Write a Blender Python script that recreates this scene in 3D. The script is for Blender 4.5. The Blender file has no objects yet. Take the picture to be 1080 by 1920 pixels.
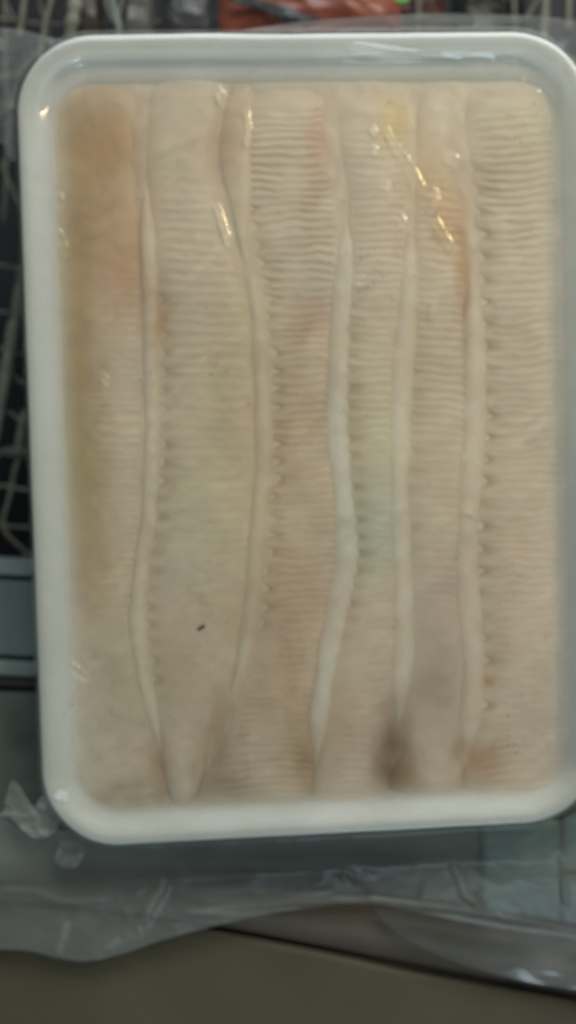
import bpy, math, random
import numpy as np
from mathutils import Vector

random.seed(7)
rng = np.random.default_rng(11)
SC = bpy.context.scene
COL = SC.collection

# ------------------------------------------------------------------ camera, world, lamps, exposure
H = 0.36                      # lens height above the tray rim, metres
S = 0.18 / 1080.0             # metres per photo unit on the rim plane
def W(px, py, z=0.0):         # a place measured on the photograph, at height z
    k = S * (H - z) / H
    return ((px - 540.0) * k, (960.0 - py) * k, z)

cd = bpy.data.cameras.new('camera')
cam = bpy.data.objects.new('camera', cd); COL.objects.link(cam)
cam.location = (0, 0, H); cam.rotation_euler = (0, 0, 0)
cd.sensor_fit = 'VERTICAL'; cd.sensor_height = 24.0
cd.lens = 24.0 * H / (1920 * S)
cd.clip_start = 0.005; cd.clip_end = 20
cd.dof.use_dof = True
cd.dof.focus_distance = 0.325
cd.dof.aperture_fstop = 2.4
SC.camera = cam

wd = bpy.data.worlds.new('World'); SC.world = wd; wd.use_nodes = True
wb = wd.node_tree.nodes['Background']
wb.inputs[0].default_value = (0.90, 1.0, 0.97, 1); wb.inputs[1].default_value = 0.20

def area(name, loc, target, size, power, col, size_y=None):
    l = bpy.data.lights.new(name, 'AREA'); l.energy = power; l.color = col
    l.shape = 'RECTANGLE' if size_y else 'DISK'
    l.size = size
    if size_y: l.size_y = size_y
    o = bpy.data.objects.new(name, l); COL.objects.link(o)
    o.location = loc
    o.rotation_euler = (Vector(target) - Vector(loc)).to_track_quat('-Z', 'Y').to_euler()
    return o
area('daylight_opening', (0.20, 0.78, 0.62), (0.0, 0.06, 0), 0.8, 8.6, (0.94, 0.985, 1.03), 0.45)
area('cool_skylight', (0.27, -1.02, 1.25), (0.02, 0, 0), 0.36, 4.4, (0.70, 0.89, 1.0), 0.34)
area('warm_bulb', (0.42, 0.50, 0.85), (0, 0.05, 0), 0.11, 2.1, (1.0, 0.74, 0.38))

SC.view_settings.view_transform = 'Standard'
SC.view_settings.look = 'None'
SC.view_settings.exposure = -0.04
SC.view_settings.gamma = 1.0
SC.render.engine = 'CYCLES'
SC.cycles.transparent_max_bounces = 16

# ------------------------------------------------------------------ helpers
def lin(r, g, b):
    f = lambda c: (c / 255 / 12.92) if c <= 10 else ((c / 255 + 0.055) / 1.055) ** 2.4
    return (f(r), f(g), f(b))

def smooth(a, b, x):
    t = np.clip((x - a) / (b - a), 0, 1)
    return t * t * (3 - 2 * t)

_tab = rng.random((4, 256, 256))
def vnoise(x, y, seed=0):
    T = _tab[seed % 4]; off = seed * 37
    xi = np.floor(x).astype(int); yi = np.floor(y).astype(int)
    fx = x - xi; fy = y - yi
    fx = fx * fx * (3 - 2 * fx); fy = fy * fy * (3 - 2 * fy)
    g = lambda i, j: T[(yi + j + off) & 255, (xi + i + off * 3) & 255]
    return (g(0, 0) * (1 - fx) + g(1, 0) * fx) * (1 - fy) + (g(0, 1) * (1 - fx) + g(1, 1) * fx) * fy
def fbm(x, y, seed=0, oct=4):
    s = 0; a = 0.5; n = 0
    for i in range(oct):
        s = s + a * vnoise(x * 2 ** i, y * 2 ** i, seed + i); n += a; a *= 0.5
    return s / n
def ridged(x, y, seed=0, oct=3):
    x, y = 0.79 * x - 0.61 * y + 0.5 * vnoise(y * 1.3 + 7, x * 1.3, 3), 0.61 * x + 0.79 * y
    s = 0; a = 0.6; n = 0
    for i in range(oct):
        s = s + a * (1 - np.abs(2 * vnoise(x * 2 ** i, y * 2 ** i, seed + i) - 1)) ** 3; n += a; a *= 0.5
    return s / n

def curve(pts, y):            # smooth x(y) through (y, x) points
    p = np.array(pts, float)
    f = lambda v: np.interp(v, p[:, 0], p[:, 1])
    return (f(y - 36) + f(y - 18) + 2 * f(y) + f(y + 18) + f(y + 36)) / 6.0

def polydist(X, Y, line):     # distance to a polyline and the position along it
    best = np.full(X.shape, 1e9); tt = np.zeros(X.shape); sd = np.zeros(X.shape)
    L = 0; n = len(line) - 1
    for i in range(n):
        ax, ay = line[i]; bx, by = line[i + 1]
        dx, dy = bx - ax, by - ay; q = dx * dx + dy * dy
        t = np.clip(((X - ax) * dx + (Y - ay) * dy) / q, 0, 1)
        ex, ey = X - ax - t * dx, Y - ay - t * dy
        d = np.hypot(ex, ey); m = d < best
        best = np.where(m, d, best); tt = np.where(m, (i + t) / n, tt)
    return best, tt

def to_mesh(name, V, F, mat=None, parent=None, col=None, smooth_shade=True, attr=None):
    me = bpy.data.meshes.new(name)
    V = np.asarray(V, dtype=np.float32).reshape(-1, 3)
    me.from_pydata(V.tolist(), [], F.tolist() if isinstance(F, np.ndarray) else F)
    if smooth_shade:
        me.polygons.foreach_set('use_smooth', np.ones(len(me.polygons), dtype=bool))
    if col is not None:
        a = me.color_attributes.new('flesh', 'FLOAT_COLOR', 'POINT')
        c = np.ones((len(V), 4), dtype=np.float32); c[:, :3] = np.asarray(col).reshape(-1, 3)
        a.data.foreach_set('color', c.ravel())
    if attr is not None:
        for k, v in attr.items():
            a = me.attributes.new(k, 'FLOAT', 'POINT')
            a.data.foreach_set('value', np.asarray(v, dtype=np.float32).ravel())
    me.update()
    o = bpy.data.objects.new(name, me); COL.objects.link(o)
    if mat: me.materials.append(mat)
    if parent: o.parent = parent
    return o

def grid_faces(nr, nc):
    i = np.arange(nr * nc).reshape(nr, nc)
    return np.stack([i[:-1, :-1], i[1:, :-1], i[1:, 1:], i[:-1, 1:]], -1).reshape(-1, 4)

def tube(pts, r, n=8, squash=1.0):
    """swept tube; pts world; r a number or a list"""
    P = [Vector(p) for p in pts]; V = []; F = []
    rr = r if hasattr(r, '__len__') else [r] * len(P)
    up = Vector((0, 0, 1))
    for i, p in enumerate(P):
        d = (P[min(i + 1, len(P) - 1)] - P[max(i - 1, 0)]).normalized()
        a = d.cross(up)
        if a.length < 1e-4: a = d.cross(Vector((1, 0, 0)))
        a.normalize(); b = a.cross(d).normalized()
        for k in range(n):
            t = 2 * math.pi * k / n
            V.append(p + a * (rr[i] * math.cos(t)) + b * (rr[i] * squash * math.sin(t)))
    for i in range(len(P) - 1):
        for k in range(n):
            F.append((i * n + k, i * n + (k + 1) % n, (i + 1) * n + (k + 1) % n, (i + 1) * n + k))
    F.append(tuple(range(n))[::-1]); F.append(tuple((len(P) - 1) * n + k for k in range(n)))
    return [tuple(v) for v in V], F

def resample(pts, k=6):
    """Catmull-Rom through the points"""
    P = [np.array(p, float) for p in pts]; out = []
    for i in range(len(P) - 1):
        a = P[max(i - 1, 0)]; b = P[i]; c = P[i + 1]; d = P[min(i + 2, len(P) - 1)]
        for j in range(k):
            t = j / k
            out.append(0.5 * (2 * b + (c - a) * t + (2 * a - 5 * b + 4 * c - d) * t * t + (3 * b - a - 3 * c + d) * t ** 3))
    out.append(P[-1]); return out

def empty(name, loc=(0, 0, 0)):
    o = bpy.data.objects.new(name, None); COL.objects.link(o); o.location = loc
    o.empty_display_size = 0.01
    return o
def tag(o, label=None, cat=None, group=None, kind=None):
    if label: o['label'] = label
    if cat: o['category'] = cat
    if group: o['group'] = group
    if kind: o['kind'] = kind
    return o
def under(o, parent):         # keeps world place
    o.parent = parent
    o.matrix_parent_inverse = parent.matrix_world.inverted()
    return o

class Mat:
    def __init__(s, name):
        s.m = bpy.data.materials.new(name); s.m.use_nodes = True
        s.t = s.m.node_tree; s.n = s.t.nodes; s.l = s.t.links
        s.p = s.n['Principled BSDF']; s.out = s.n['Material Output']
    def add(s, t, **k):
        q = s.n.new(t)
        for a, b in k.items(): setattr(q, a, b)
        return q
    def noise(s, scale, detail=4, rough=0.55, vec=None, stretch=None):
        q = s.add('ShaderNodeTexNoise'); q.inputs['Scale'].default_value = scale
        q.inputs['Detail'].default_value = detail; q.inputs['Roughness'].default_value = rough
        tc = s.add('ShaderNodeTexCoord')
        if stretch:
            mp = s.add('ShaderNodeMapping'); mp.inputs['Scale'].default_value = stretch
            s.l.new(tc.outputs['Object'], mp.inputs[0]); s.l.new(mp.outputs[0], q.inputs['Vector'])
        else: s.l.new(tc.outputs['Object'], q.inputs['Vector'])
        return q.outputs['Fac']
    def ramp(s, fac, stops):
        q = s.add('ShaderNodeValToRGB'); e = q.color_ramp.elements
        while len(e) < len(stops): e.new(0.5)
        for i, (p, c) in enumerate(stops): e[i].position = p; e[i].color = (*c, 1)
        s.l.new(fac, q.inputs[0]); return q.outputs[0]
    def mix(s, fac, a, b, mode='MIX'):
        q = s.add('ShaderNodeMix', data_type='RGBA', blend_type=mode)
        for v, i in ((fac, 0), (a, 6), (b, 7)):
            if hasattr(v, 'is_output'): s.l.new(v, q.inputs[i])
            else: q.inputs[i].default_value = v if i == 0 else (*v, 1)
        return q.outputs[2]
    def bump(s, h, dist, strength=1.0):
        q = s.add('ShaderNodeBump'); q.inputs['Distance'].default_value = dist; q.inputs['Strength'].default_value = strength
        s.l.new(h, q.inputs['Height']); s.l.new(q.outputs[0], s.p.inputs['Normal']); return q
    def set(s, **k):
        for a, b in k.items():
            i = s.p.inputs[a.replace('_', ' ')]
            if hasattr(b, 'is_output'): s.l.new(b, i)
            else: i.default_value = (*b, 1) if isinstance(b, tuple) and len(b) == 3 else b
        return s

# ------------------------------------------------------------------ materials
def flesh_mat():
    M = Mat('fish_flesh')
    at = M.add('ShaderNodeAttribute', attribute_name='flesh')
    n1 = M.noise(260, 5, 0.6); n2 = M.noise(60, 3, 0.5)
    c = M.mix(M.ramp(n1, [(0.30, (0.80, 0.79, 0.76)), (0.72, (1.12, 1.12, 1.13))]), at.outputs['Color'], (0, 0, 0), 'MIX')
    q = M.mix(1.0, at.outputs['Color'], M.ramp(n1, [(0.30, (0.97, 0.96, 0.95)), (0.72, (1.0, 1.0, 1.0))]), 'MULTIPLY')
    q = M.mix(1.0, q, M.ramp(n2, [(0.35, (0.98, 0.95, 0.96)), (0.65, (1.0, 1.0, 0.98))]), 'MULTIPLY')
    M.set(Base_Color=q, Roughness=0.42, Specular_IOR_Level=0.4)
    M.bump(n1, 0.00008, 0.4)
    return M.m
def foam_mat():
    M = Mat('white_foam')
    v = M.add('ShaderNodeTexVoronoi'); v.inputs['Scale'].default_value = 700
    tc = M.add('ShaderNodeTexCoord'); M.l.new(tc.outputs['Object'], v.inputs['Vector'])
    n = M.noise(40, 4)
    c = M.ramp(n, [(0.3, (0.64, 0.68, 0.665)), (0.7, (0.71, 0.745, 0.73))])
    M.set(Base_Color=c, Roughness=0.5, Specular_IOR_Level=0.45)
    M.bump(v.outputs['Distance'], 0.00012, 0.6)
    return M.m
def film_mat(name, haze, rough=0.13, tint=(0.62, 0.68, 0.68), fres=1.45):
    M = Mat(name)
    M.n.remove(M.p)
    tr = M.add('ShaderNodeBsdfTransparent'); tr.inputs[0].default_value = (0.985, 0.99, 0.985, 1)
    gl = M.add('ShaderNodeBsdfGlossy'); gl.inputs['Roughness'].default_value = rough
    df = M.add('ShaderNodeBsdfDiffuse'); df.inputs[0].default_value = (*tint, 1)
    tl = M.add('ShaderNodeBsdfTranslucent'); tl.inputs[0].default_value = (*tint, 1)
    dm = M.add('ShaderNodeMixShader'); dm.inputs[0].default_value = 0.4
    M.l.new(df.outputs[0], dm.inputs[1]); M.l.new(tl.outputs[0], dm.inputs[2])
    fr = M.add('ShaderNodeFresnel'); fr.inputs[0].default_value = fres
    nz = M.noise(220, 3, 0.6)
    bp = M.add('ShaderNodeBump'); bp.inputs['Distance'].default_value = 0.0005; bp.inputs['Strength'].default_value = 0.12
    M.l.new(nz, bp.inputs['Height'])
    M.l.new(bp.outputs[0], gl.inputs['Normal'])
    m1 = M.add('ShaderNodeMixShader'); M.l.new(fr.outputs[0], m1.inputs[0])
    M.l.new(tr.outputs[0], m1.inputs[1]); M.l.new(gl.outputs[0], m1.inputs[2])
    at = M.add('ShaderNodeAttribute', attribute_name='haze')
    ad = M.add('ShaderNodeMath', operation='ADD'); ad.inputs[1].default_value = haze; ad.use_clamp = True
    M.l.new(at.outputs['Fac'], ad.inputs[0])
    m2 = M.add('ShaderNodeMixShader'); M.l.new(ad.outputs[0], m2.inputs[0])
    M.l.new(m1.outputs[0], m2.inputs[1]); M.l.new(dm.outputs[0], m2.inputs[2])
    M.l.new(m2.outputs[0], M.out.inputs[0])
    return M.m
def plain(name, col, rough=0.5, spec=0.4, var=0.25, scale=60, bump=0.0, metal=0.0, stretch=None):
    col = tuple(c * 0.6 for c in col)
    M = Mat(name); n = M.noise(scale, 5, 0.6, stretch=stretch)
    lo = tuple(c * (1 - var) for c in col); hi = tuple(c * (1 + var) for c in col)
    M.set(Base_Color=M.ramp(n, [(0.3, lo), (0.7, hi)]), Roughness=rough, Specular_IOR_Level=spec, Metallic=metal)
    if bump: M.bump(n, bump, 0.6)
    return M.m

m_flesh = flesh_mat(); m_foam = foam_mat()
m_wrap = film_mat('clear_wrap_film', 0.08, 0.11, (0.86, 0.88, 0.82))
m_bag = film_mat('hazy_bag_film', 0.0, 0.34, (0.52, 0.56, 0.53))
m_teal = plain('teal_painted_metal', (0.155, 0.205, 0.185), 0.45, 0.4, 0.18, 30, 0.0003)
m_teal_light = plain('pale_teal_edge', (0.22, 0.275, 0.255), 0.4, 0.5, 0.15, 40)
m_teal_dark = plain('dark_green_metal', (0.12, 0.145, 0.12), 0.5, 0.3, 0.2, 40)
m_groove = plain('dark_groove', (0.10, 0.092, 0.07), 0.7, 0.2)
m_olive = plain('olive_brown_counter', (0.113, 0.100, 0.060), 0.55, 0.25, 0.14, 22, 0.0002)
m_lip = plain('brown_counter_lip', (0.15, 0.125, 0.095), 0.5, 0.35, 0.15, 26, 0.0002)
m_wire = plain('old_coated_wire', (0.22, 0.22, 0.165), 0.5, 0.5, 0.35, 300, 0.0003)
m_dark = plain('dark_bin_plastic', (0.007, 0.008, 0.013), 0.6, 0.3, 0.4, 25)
m_red = plain('red_packet_plastic', (0.33, 0.085, 0.05), 0.4, 0.5, 0.35, 50, 0.0012)
m_navy = plain('black_print', (0.012, 0.016, 0.020), 0.45)
m_blue = plain('grey_blue_print', (0.10, 0.13, 0.16), 0.45)
m_green = plain('bright_green_print', (0.13, 0.50, 0.05), 0.45, 0.4, 0.1)
m_grey = plain('grey_packet_plastic', (0.070, 0.072, 0.074), 0.4, 0.5, 0.4, 70, 0.0012)
m_brown = plain('brown_packet_plastic', (0.085, 0.065, 0.050), 0.45, 0.5, 0.35, 60, 0.0012)
m_speck = plain('dark_speck', (0.07, 0.045, 0.035), 0.95, 0.05)
m_ice = plain('frost_crystal', (0.80, 0.80, 0.74), 0.25, 0.6, 0.1)

# ------------------------------------------------------------------ the setting
# deep dark bin floor
zb = -0.10
gx = np.linspace(-0.55, 0.55, 60); gy = np.linspace(-0.55, 0.65, 60)
X, Y = np.meshgrid(gx, gy)
Z = zb + 0.004 * fbm(X * 12 + 5, Y * 12 + 5, 1)
tag(to_mesh('bin_floor', np.stack([X, Y, Z], -1), grid_faces(60, 60)[:, ::-1], m_dark), kind='structure')

# stepped teal rail on which the tray stands: a profile in y, extruded along x
def extrude_x(name, prof, x0, x1, mat, parent=None, nx=40, slope=0.0, wob=0.0):
    """prof: (y, z) points, closed below; slope = dy per dx"""
    xs = np.linspace(x0, x1, nx); p = np.array(prof)
    Xg = np.repeat(xs[:, None], len(p), 1)
    Yg = p[None, :, 0] + slope * Xg
    Zg = p[None, :, 1] + wob * (fbm(Xg * 18 + 3, Yg * 18 + 9, 2) - 0.5)
    n = len(p); V = np.stack([Xg, Yg, Zg], -1).reshape(-1, 3)
    F = []
    for i in range(nx - 1):
        for k in range(n):
            k2 = (k + 1) % n
            F.append((i * n + k, (i + 1) * n + k, (i + 1) * n + k2, i * n + k2))
    F.append(tuple(range(n))); F.append(tuple((nx - 1) * n + k for k in range(n))[::-1])
    return to_mesh(name, V, F, mat, parent, smooth_shade=False)
def bevel(o, w, seg=3):
    b = o.modifiers.new('soft', 'BEVEL'); b.width = w; b.segments = seg; b.limit_method = 'ANGLE'
    return o
zr = -0.0325
yy = lambda py, z=zr: W(0, py, z)[1]
rail = empty('metal_rail', (0, yy(1180), zr))
def rail_part(name, a, b, z, mat, th=0.012):
    o = extrude_x(name, [(yy(a, z), z - th), (yy(a, z), z), (yy(b, z), z), (yy(b, z), z - th)], -0.42, 0.42, mat, slope=-0.045, wob=0.0004)
    bevel(o, 0.0012)
    return under(o, rail)
bpy.context.view_layer.update()
rail_part('back_edge', 1070, 1103, zr + 0.0012, m_teal_light)
rail_part('channel', 1103.5, 1108.5, zr - 0.003, m_groove, 0.006)
rail_part('top_plate', 1109, 1254, zr - 0.0006, m_teal)
rail_part('channel', 1254.5, 1262, zr - 0.004, m_groove, 0.006)
rail_part('front_edge', 1262.5, 1292, zr + 0.0010, m_teal_light)
rail_part('channel', 1292.5, 1312, zr - 0.004, m_groove, 0.006)
tag(rail, 'teal grey painted metal rail with pale raised edges under the left side of the tray', 'rail')
o = extrude_x('ledge', [(yy(1315), zr - 0.014), (yy(1315), zr - 0.0012), (yy(1800), zr - 0.0012), (yy(1800), zr - 0.014)], -0.42, 0.42, m_teal_dark, slope=-0.03, wob=0.0005)
bevel(o, 0.001)
tag(o, kind='structure')

# pale teal box at lower right, standing on the ledge behind the counter lip
def rounded_box(name, x0, x1, y0, y1, z0, z1, r, mat, parent=None, seg=4):
    V = []; F = []
    ring = []
    for cx, cy, a0 in ((x1 - r, y1 - r, 0), (x0 + r, y1 - r, 90), (x0 + r, y0 + r, 180), (x1 - r, y0 + r, 270)):
        for k in range(seg + 1):
            a = math.radians(a0 + 90 * k / seg); ring.append((cx + r * math.cos(a), cy + r * math.sin(a)))
    cx, cy = (x0 + x1) / 2, (y0 + y1) / 2
    b = min(r, (z1 - z0) / 2) * 0.5
    lv = [(z0, 0), (z1 - b, 0), (z1 - b * 0.3, b * 0.3), (z1, b)]
    n = len(ring)
    for z, ins in lv:
        for x, y in ring:
            V.append((x + (cx - x) * ins / max(abs(cx - x0), 1e-6), y + (cy - y) * ins / max(abs(cy - y0), 1e-6), z))
    for i in range(len(lv) - 1):
        for k in range(n):
            F.append((i * n + k, i * n + (k + 1) % n, (i + 1) * n + (k + 1) % n, (i + 1) * n + k))
    F.append(tuple(range(n))[::-1]); F.append(tuple((len(lv) - 1) * n + k for k in range(n)))
    return to_mesh(name, V, F, mat, parent, smooth_shade=False)
z = -0.028
a = W(905, 1535, z); b = W(1250, 1745, z)
box = empty('teal_container', ((a[0] + b[0]) / 2, (a[1] + b[1]) / 2, zr))
bpy.context.view_layer.update()
m_tb = plain('frosted_teal_plastic', (0.13, 0.245, 0.205), 0.4, 0.5, 0.3, 90, 0.0006)
m_tb2 = plain('pale_grey_plastic', (0.19, 0.26, 0.245), 0.4, 0.5, 0.2, 60, 0.0005)
under(rounded_box('lid', a[0], W(1052, 0, z)[0], b[1], a[1], zr - 0.001, z, 0.003, m_tb), box)
under(rounded_box('pale_side_panel', W(1056, 0, z)[0], b[0], b[1], W(0, 1640, z)[1], zr - 0.001, z + 0.0006, 0.002, m_tb2), box)
under(rounded_box('upper_side_panel', W(1056, 0, z)[0], b[0], W(0, 1634, z)[1], a[1], zr - 0.001, z, 0.002, m_tb), box)
tag(box, 'frosted teal plastic container with a pale side panel, right below the tray corner', 'container')

# counter front: rounded brown lip, groove and olive board
def strip_between(name, top, bot, zf, mat, parent, nx=90, ny=24, x0=-420, x1=1500, thick=0.02, bumpf=None):
    px = np.linspace(x0, x1, nx)
    tp = np.array(top, float); bt = np.array(bot, float)
    yt = np.interp(px, tp[:, 0], tp[:, 1]); yb = np.interp(px, bt[:, 0], bt[:, 1])
    k = np.ones(5) / 5
    yt = np.convolve(np.pad(yt, 2, 'edge'), k, 'valid'); yb = np.convolve(np.pad(yb, 2, 'edge'), k, 'valid')
    t = np.linspace(0, 1, ny)
    PX = np.repeat(px[:, None], ny, 1); PY = yt[:, None] * (1 - t) + yb[:, None] * t
    z0, zz = zf(PX, t[None, :] + 0 * PX)
    kx = S * (H - zz) / H
    V = np.stack([(PX - 540) * S * (H - z0) / H, (960 - PY) * S * (H - z0) / H, zz], -1)
    top_n = nx * ny
    V2 = V.copy(); V2[..., 2] = z0 - thick
    F = grid_faces(nx, ny).tolist()
    F = [f[::-1] for f in F] if False else F
    idx = np.arange(top_n).reshape(nx, ny)
    F2 = (grid_faces(nx, ny) + top_n)[:, ::-1].tolist()
    ring = list(idx[:, 0]) + list(idx[-1, 1:]) + list(idx[-2::-1, -1]) + list(idx[0, -2:0:-1])
    side = [(int(ring[i]), int(ring[(i + 1) % len(ring)]), int(ring[(i + 1) % len(ring)] + top_n), int(ring[i] + top_n)) for i in range(len(ring))]
    return to_mesh(name, np.concatenate([V.reshape(-1, 3), V2.reshape(-1, 3)]), F + F2 + side, mat, parent)
lip_top = [(-420, 1655), (0, 1665), (300, 1668), (530, 1674), (740, 1688), (850, 1712), (960, 1728), (1080, 1742), (1500, 1790)]
lip_bot = [(-420, 1640), (0, 1690), (300, 1722), (440, 1745), (600, 1775), (760, 1806), (920, 1836), (1080, 1866), (1500, 1935)]
groove_bot = [(x, y + 9 + (6 if x > 700 else 0)) for x, y in lip_bot]
counter = empty('counter_edge', W(540, 1800, -0.024))
bpy.context.view_layer.update()
zc = -0.024
def lipz(PX, t):
    h = 0.0055 * np.power(np.clip(np.sin(np.pi * np.clip(t * 0.93 + 0.03, 0, 1)), 0, 1), 0.7)
    return zc, zc - 0.003 + h * (0.7 + 0.5 * smooth(500, 1050, PX)) + 0.0004 * (fbm(PX / 60, t * 3, 1) - 0.5)
under(strip_between('rounded_lip', lip_top, lip_bot, lipz, m_lip, None, ny=30), counter)
under(strip_between('groove', lip_bot, groove_bot, lambda PX, t: (zc - 0.0034, zc - 0.0034 + 0 * PX), m_groove, None, ny=4, thick=0.01), counter)
obot = [(-420, 2500), (1500, 2500)]
def olz(PX, t):
    e = smooth(0, 0.012, t)
    return zc, zc - 0.0016 + 0.0016 * e + 0.0004 * (fbm(PX / 200 + 3, t * 8, 2) - 0.5)
under(strip_between('olive_board', [(x, y + 0.5) for x, y in groove_bot], obot, olz, m_olive, None, ny=120), counter)
tag(counter, 'olive brown counter edge with a rounded lip and dark groove below the tray', 'counter')

# ------------------------------------------------------------------ wire basket behind and left of the tray
basket = empty('wire_basket', W(200, 500, -0.07))
bpy.context.view_layer.update()
def wire(pts, r, z=None, mat=m_wire, name='wire', lumpy=0.0):
    P = resample([W(p[0], p[1], p[2] if len(p) > 2 else z) for p in pts], 6)
    rr = [r * (1 + lumpy * (random.random() - 0.4)) for _ in P]
    V, F = tube(P, rr, 8)
    return under(to_mesh(name, V, F, mat), basket)
zw = -0.052
# cross wires, each sagging a little; visible left of the tray
for k, (y, dy, bend) in enumerate([(-30, 6, 3), (40, 2, -3), (196, 4, 2),
                                   (498, 5, 2), (585, 6, 2), (655, 8, 4), (703, 16, -4), (778, 14, -5), (845, 10, 6), (914, 4, -2), (985, 4, 2)]):
    x0 = -260 if k < 9 else -260
    pts = [(x0, y - 14 + 3 * random.random()), (-120, y - 10), (-30, y - 5), (18, y + bend), (48, y + dy), (140, y + dy + 4), (420, y + 4 - random.random() * 8), (800, y - 3 + 6 * random.random()), (1320, y + 2)]
    wire(pts, 0.00062, zw - 0.0006 * (k % 2), lumpy=0.25)
# long wires
wire([(8, -80), (10, 100), (14, 260), (6, 420)], 0.0006, zw - 0.003, lumpy=0.2)
wire([(46, 800, zw), (40, 845, zw), (28, 880, zw), (18, 930, zw), (6, 975, zw), (12, 1000, zw), (34, 1022, zw), (70, 1042, zw), (200, 1052, zw)], 0.0008, lumpy=0.3)
wire([(-40, 1092), (0, 1076), (28, 1056), (60, 1038), (140, 1010)], 0.0007, zw + 0.001, lumpy=0.2)
wire([(-60, 880), (-10, 862), (10, 842), (60, 848)], 0.0006, zw + 0.001, lumpy=0.2)
wire([(48, 770), (40, 800), (34, 850)], 0.0016, zw + 0.001, lumpy=0.5)
wire([(-150, -60), (-140, 300), (-130, 700), (-120, 1060)], 0.0008, zw)
wire([(0, 300), (20, 350), (44, 400), (60, 470)], 0.0005, zw - 0.01)
for x in (240, 420, 600, 780, 960, 1150):
    wire([(x, -140), (x + 6, 200), (x - 4, 600), (x + 5, 1040)], 0.0008, zw - 0.002, lumpy=0.2)
# heavy coated rod that leans past the tray's left side
wire([(44, 500), (34, 575), (24, 620), (14, 680), (4, 740), (-14, 830)], 0.0022, zw + 0.006, name='frame_rod', lumpy=0.35)
# wires above the tray
wire([(104, -60), (96, 0), (84, 50), (72, 130)], 0.0010, zw + 0.004, lumpy=0.3)
wire([(62, -60), (78, 20), (96, 80)], 0.0006, zw - 0.004, lumpy=0.3)
wire([(-4, -40), (18, 20), (44, 60)], 0.0005, zw - 0.004)
wire([(50, -60), (44, 10), (36, 70)], 0.0011, zw + 0.003, lumpy=0.3)
wire([(206, -40), (212, 10), (222, 50), (226, 110)], 0.0013, zw + 0.006, mat=m_teal_light, name='frame_rod', lumpy=0.3)
wire([(234, -40), (228, 6), (220, 36)], 0.0007, zw + 0.006)
wire([(192, -30), (202, 16), (214, 44)], 0.0007, zw + 0.006)
wire([(1024, -50), (1022, 10), (1018, 80)], 0.0020, zw + 0.004, name='frame_rod', lumpy=0.2)
wire([(1012, -10), (1000, 14), (984, 38)], 0.0006, zw + 0.004)
wire([(1068, -50), (1066, 10), (1064, 60)], 0.0015, zw + 0.002)
tag(basket, 'rusty bent wire basket over a dark bin, left of and behind the tray', 'basket')
# ivory post clamped to the basket
P = resample([W(142, -60, -0.040), W(140, 10, -0.040), W(134, 50, -0.041), W(130, 110, -0.046)], 5)
V, F = tube(P, [0.0019 + 0.0009 * math.sin(i * 0.9) ** 2 for i in range(len(P))], 12, 0.7)
post = to_mesh('pale_rod', V, F, plain('ivory_coated_rod', (0.30, 0.32, 0.24), 0.5, 0.4, 0.2, 120, 0.0004))
tag(post, 'pale ivory rod standing up behind the top left corner of the tray', 'rod')

# ------------------------------------------------------------------ packets behind the tray
def packet(name, poly, z, th, mat, seed, crumple=0.002):
    """a soft bag with a crumpled top; poly in photo units, four corners TL TR BR BL"""
    n = 40
    u = np.linspace(0, 1, n); U, Vv = np.meshgrid(u, u)
    p = np.array(poly, float)
    PX = (1 - Vv) * ((1 - U) * p[0, 0] + U * p[1, 0]) + Vv * ((1 - U) * p[3, 0] + U * p[2, 0])
    PY = (1 - Vv) * ((1 - U) * p[0, 1] + U * p[1, 1]) + Vv * ((1 - U) * p[3, 1] + U * p[2, 1])
    e = np.minimum(np.minimum(U, 1 - U), np.minimum(Vv, 1 - Vv))
    PX = PX + 6 * (fbm(U * 4, Vv * 5, seed) - .5); PY = PY + 6 * (fbm(U * 5 + 9, Vv * 4, seed) - .5)
    top = z + th * np.power(np.clip(e * 5, 0, 1), 0.5) + crumple * (ridged(PX / 55 + seed, PY / 30, seed) - 0.4) * np.clip(e * 8, 0, 1)
    k = S * (H - z) / H
    A = np.stack([(PX - 540) * k, (960 - PY) * k, top], -1)
    B = A.copy(); B[..., 2] = z - th * np.power(np.clip(e * 5, 0, 1), 0.5)
    f = grid_faces(n, n); N = n * n
    return to_mesh(name, np.concatenate([A.reshape(-1, 3), B.reshape(-1, 3)]), np.concatenate([f, (f + N)[:, ::-1]]), mat)
def patch_on(base, name, poly, mat, lift=0.0006, z=-0.040):
    pass
zp = -0.046
pk = empty('red_packet', W(600, -20, zp)); bpy.context.view_layer.update()
under(packet('bag', [(404, -150), (745, -160), (752, 62), (412, 90)], zp, 0.006, m_red, 3), pk)
def ribbon(name, top, bot, z, mat, n=30, h=0.0006):
    t = np.array(top, float); b = np.array(bot, float)
    x = np.linspace(t[0, 0], t[-1, 0], n); yt = np.interp(x, t[:, 0], t[:, 1]); yb = np.interp(x, b[:, 0], b[:, 1])
    m = 7; s = np.linspace(0, 1, m)
    PX = np.repeat(x[:, None], m, 1); PY = yt[:, None] * (1 - s) + yb[:, None] * s
    zz = z + h * (fbm(PX / 25, PY / 25, 2) - 0.5) * 2
    k = S * (H - z) / H
    A = np.stack([(PX - 540) * k, (960 - PY) * k, zz], -1); B = A.copy(); B[..., 2] -= 0.0004
    f = grid_faces(n, m); N = n * m; idx = np.arange(N).reshape(n, m)
    ring = list(idx[:, 0]) + list(idx[-1, 1:]) + list(idx[-2::-1, -1]) + list(idx[0, -2:0:-1])
    side = [(int(ring[i] + N), int(ring[(i + 1) % len(ring)] + N), int(ring[(i + 1) % len(ring)]), int(ring[i])) for i in range(len(ring))]
    return to_mesh(name, np.concatenate([A.reshape(-1, 3), B.reshape(-1, 3)]), f.tolist() + (f + N)[:, ::-1].tolist() + side, mat)
zt = zp + 0.0085
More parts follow.
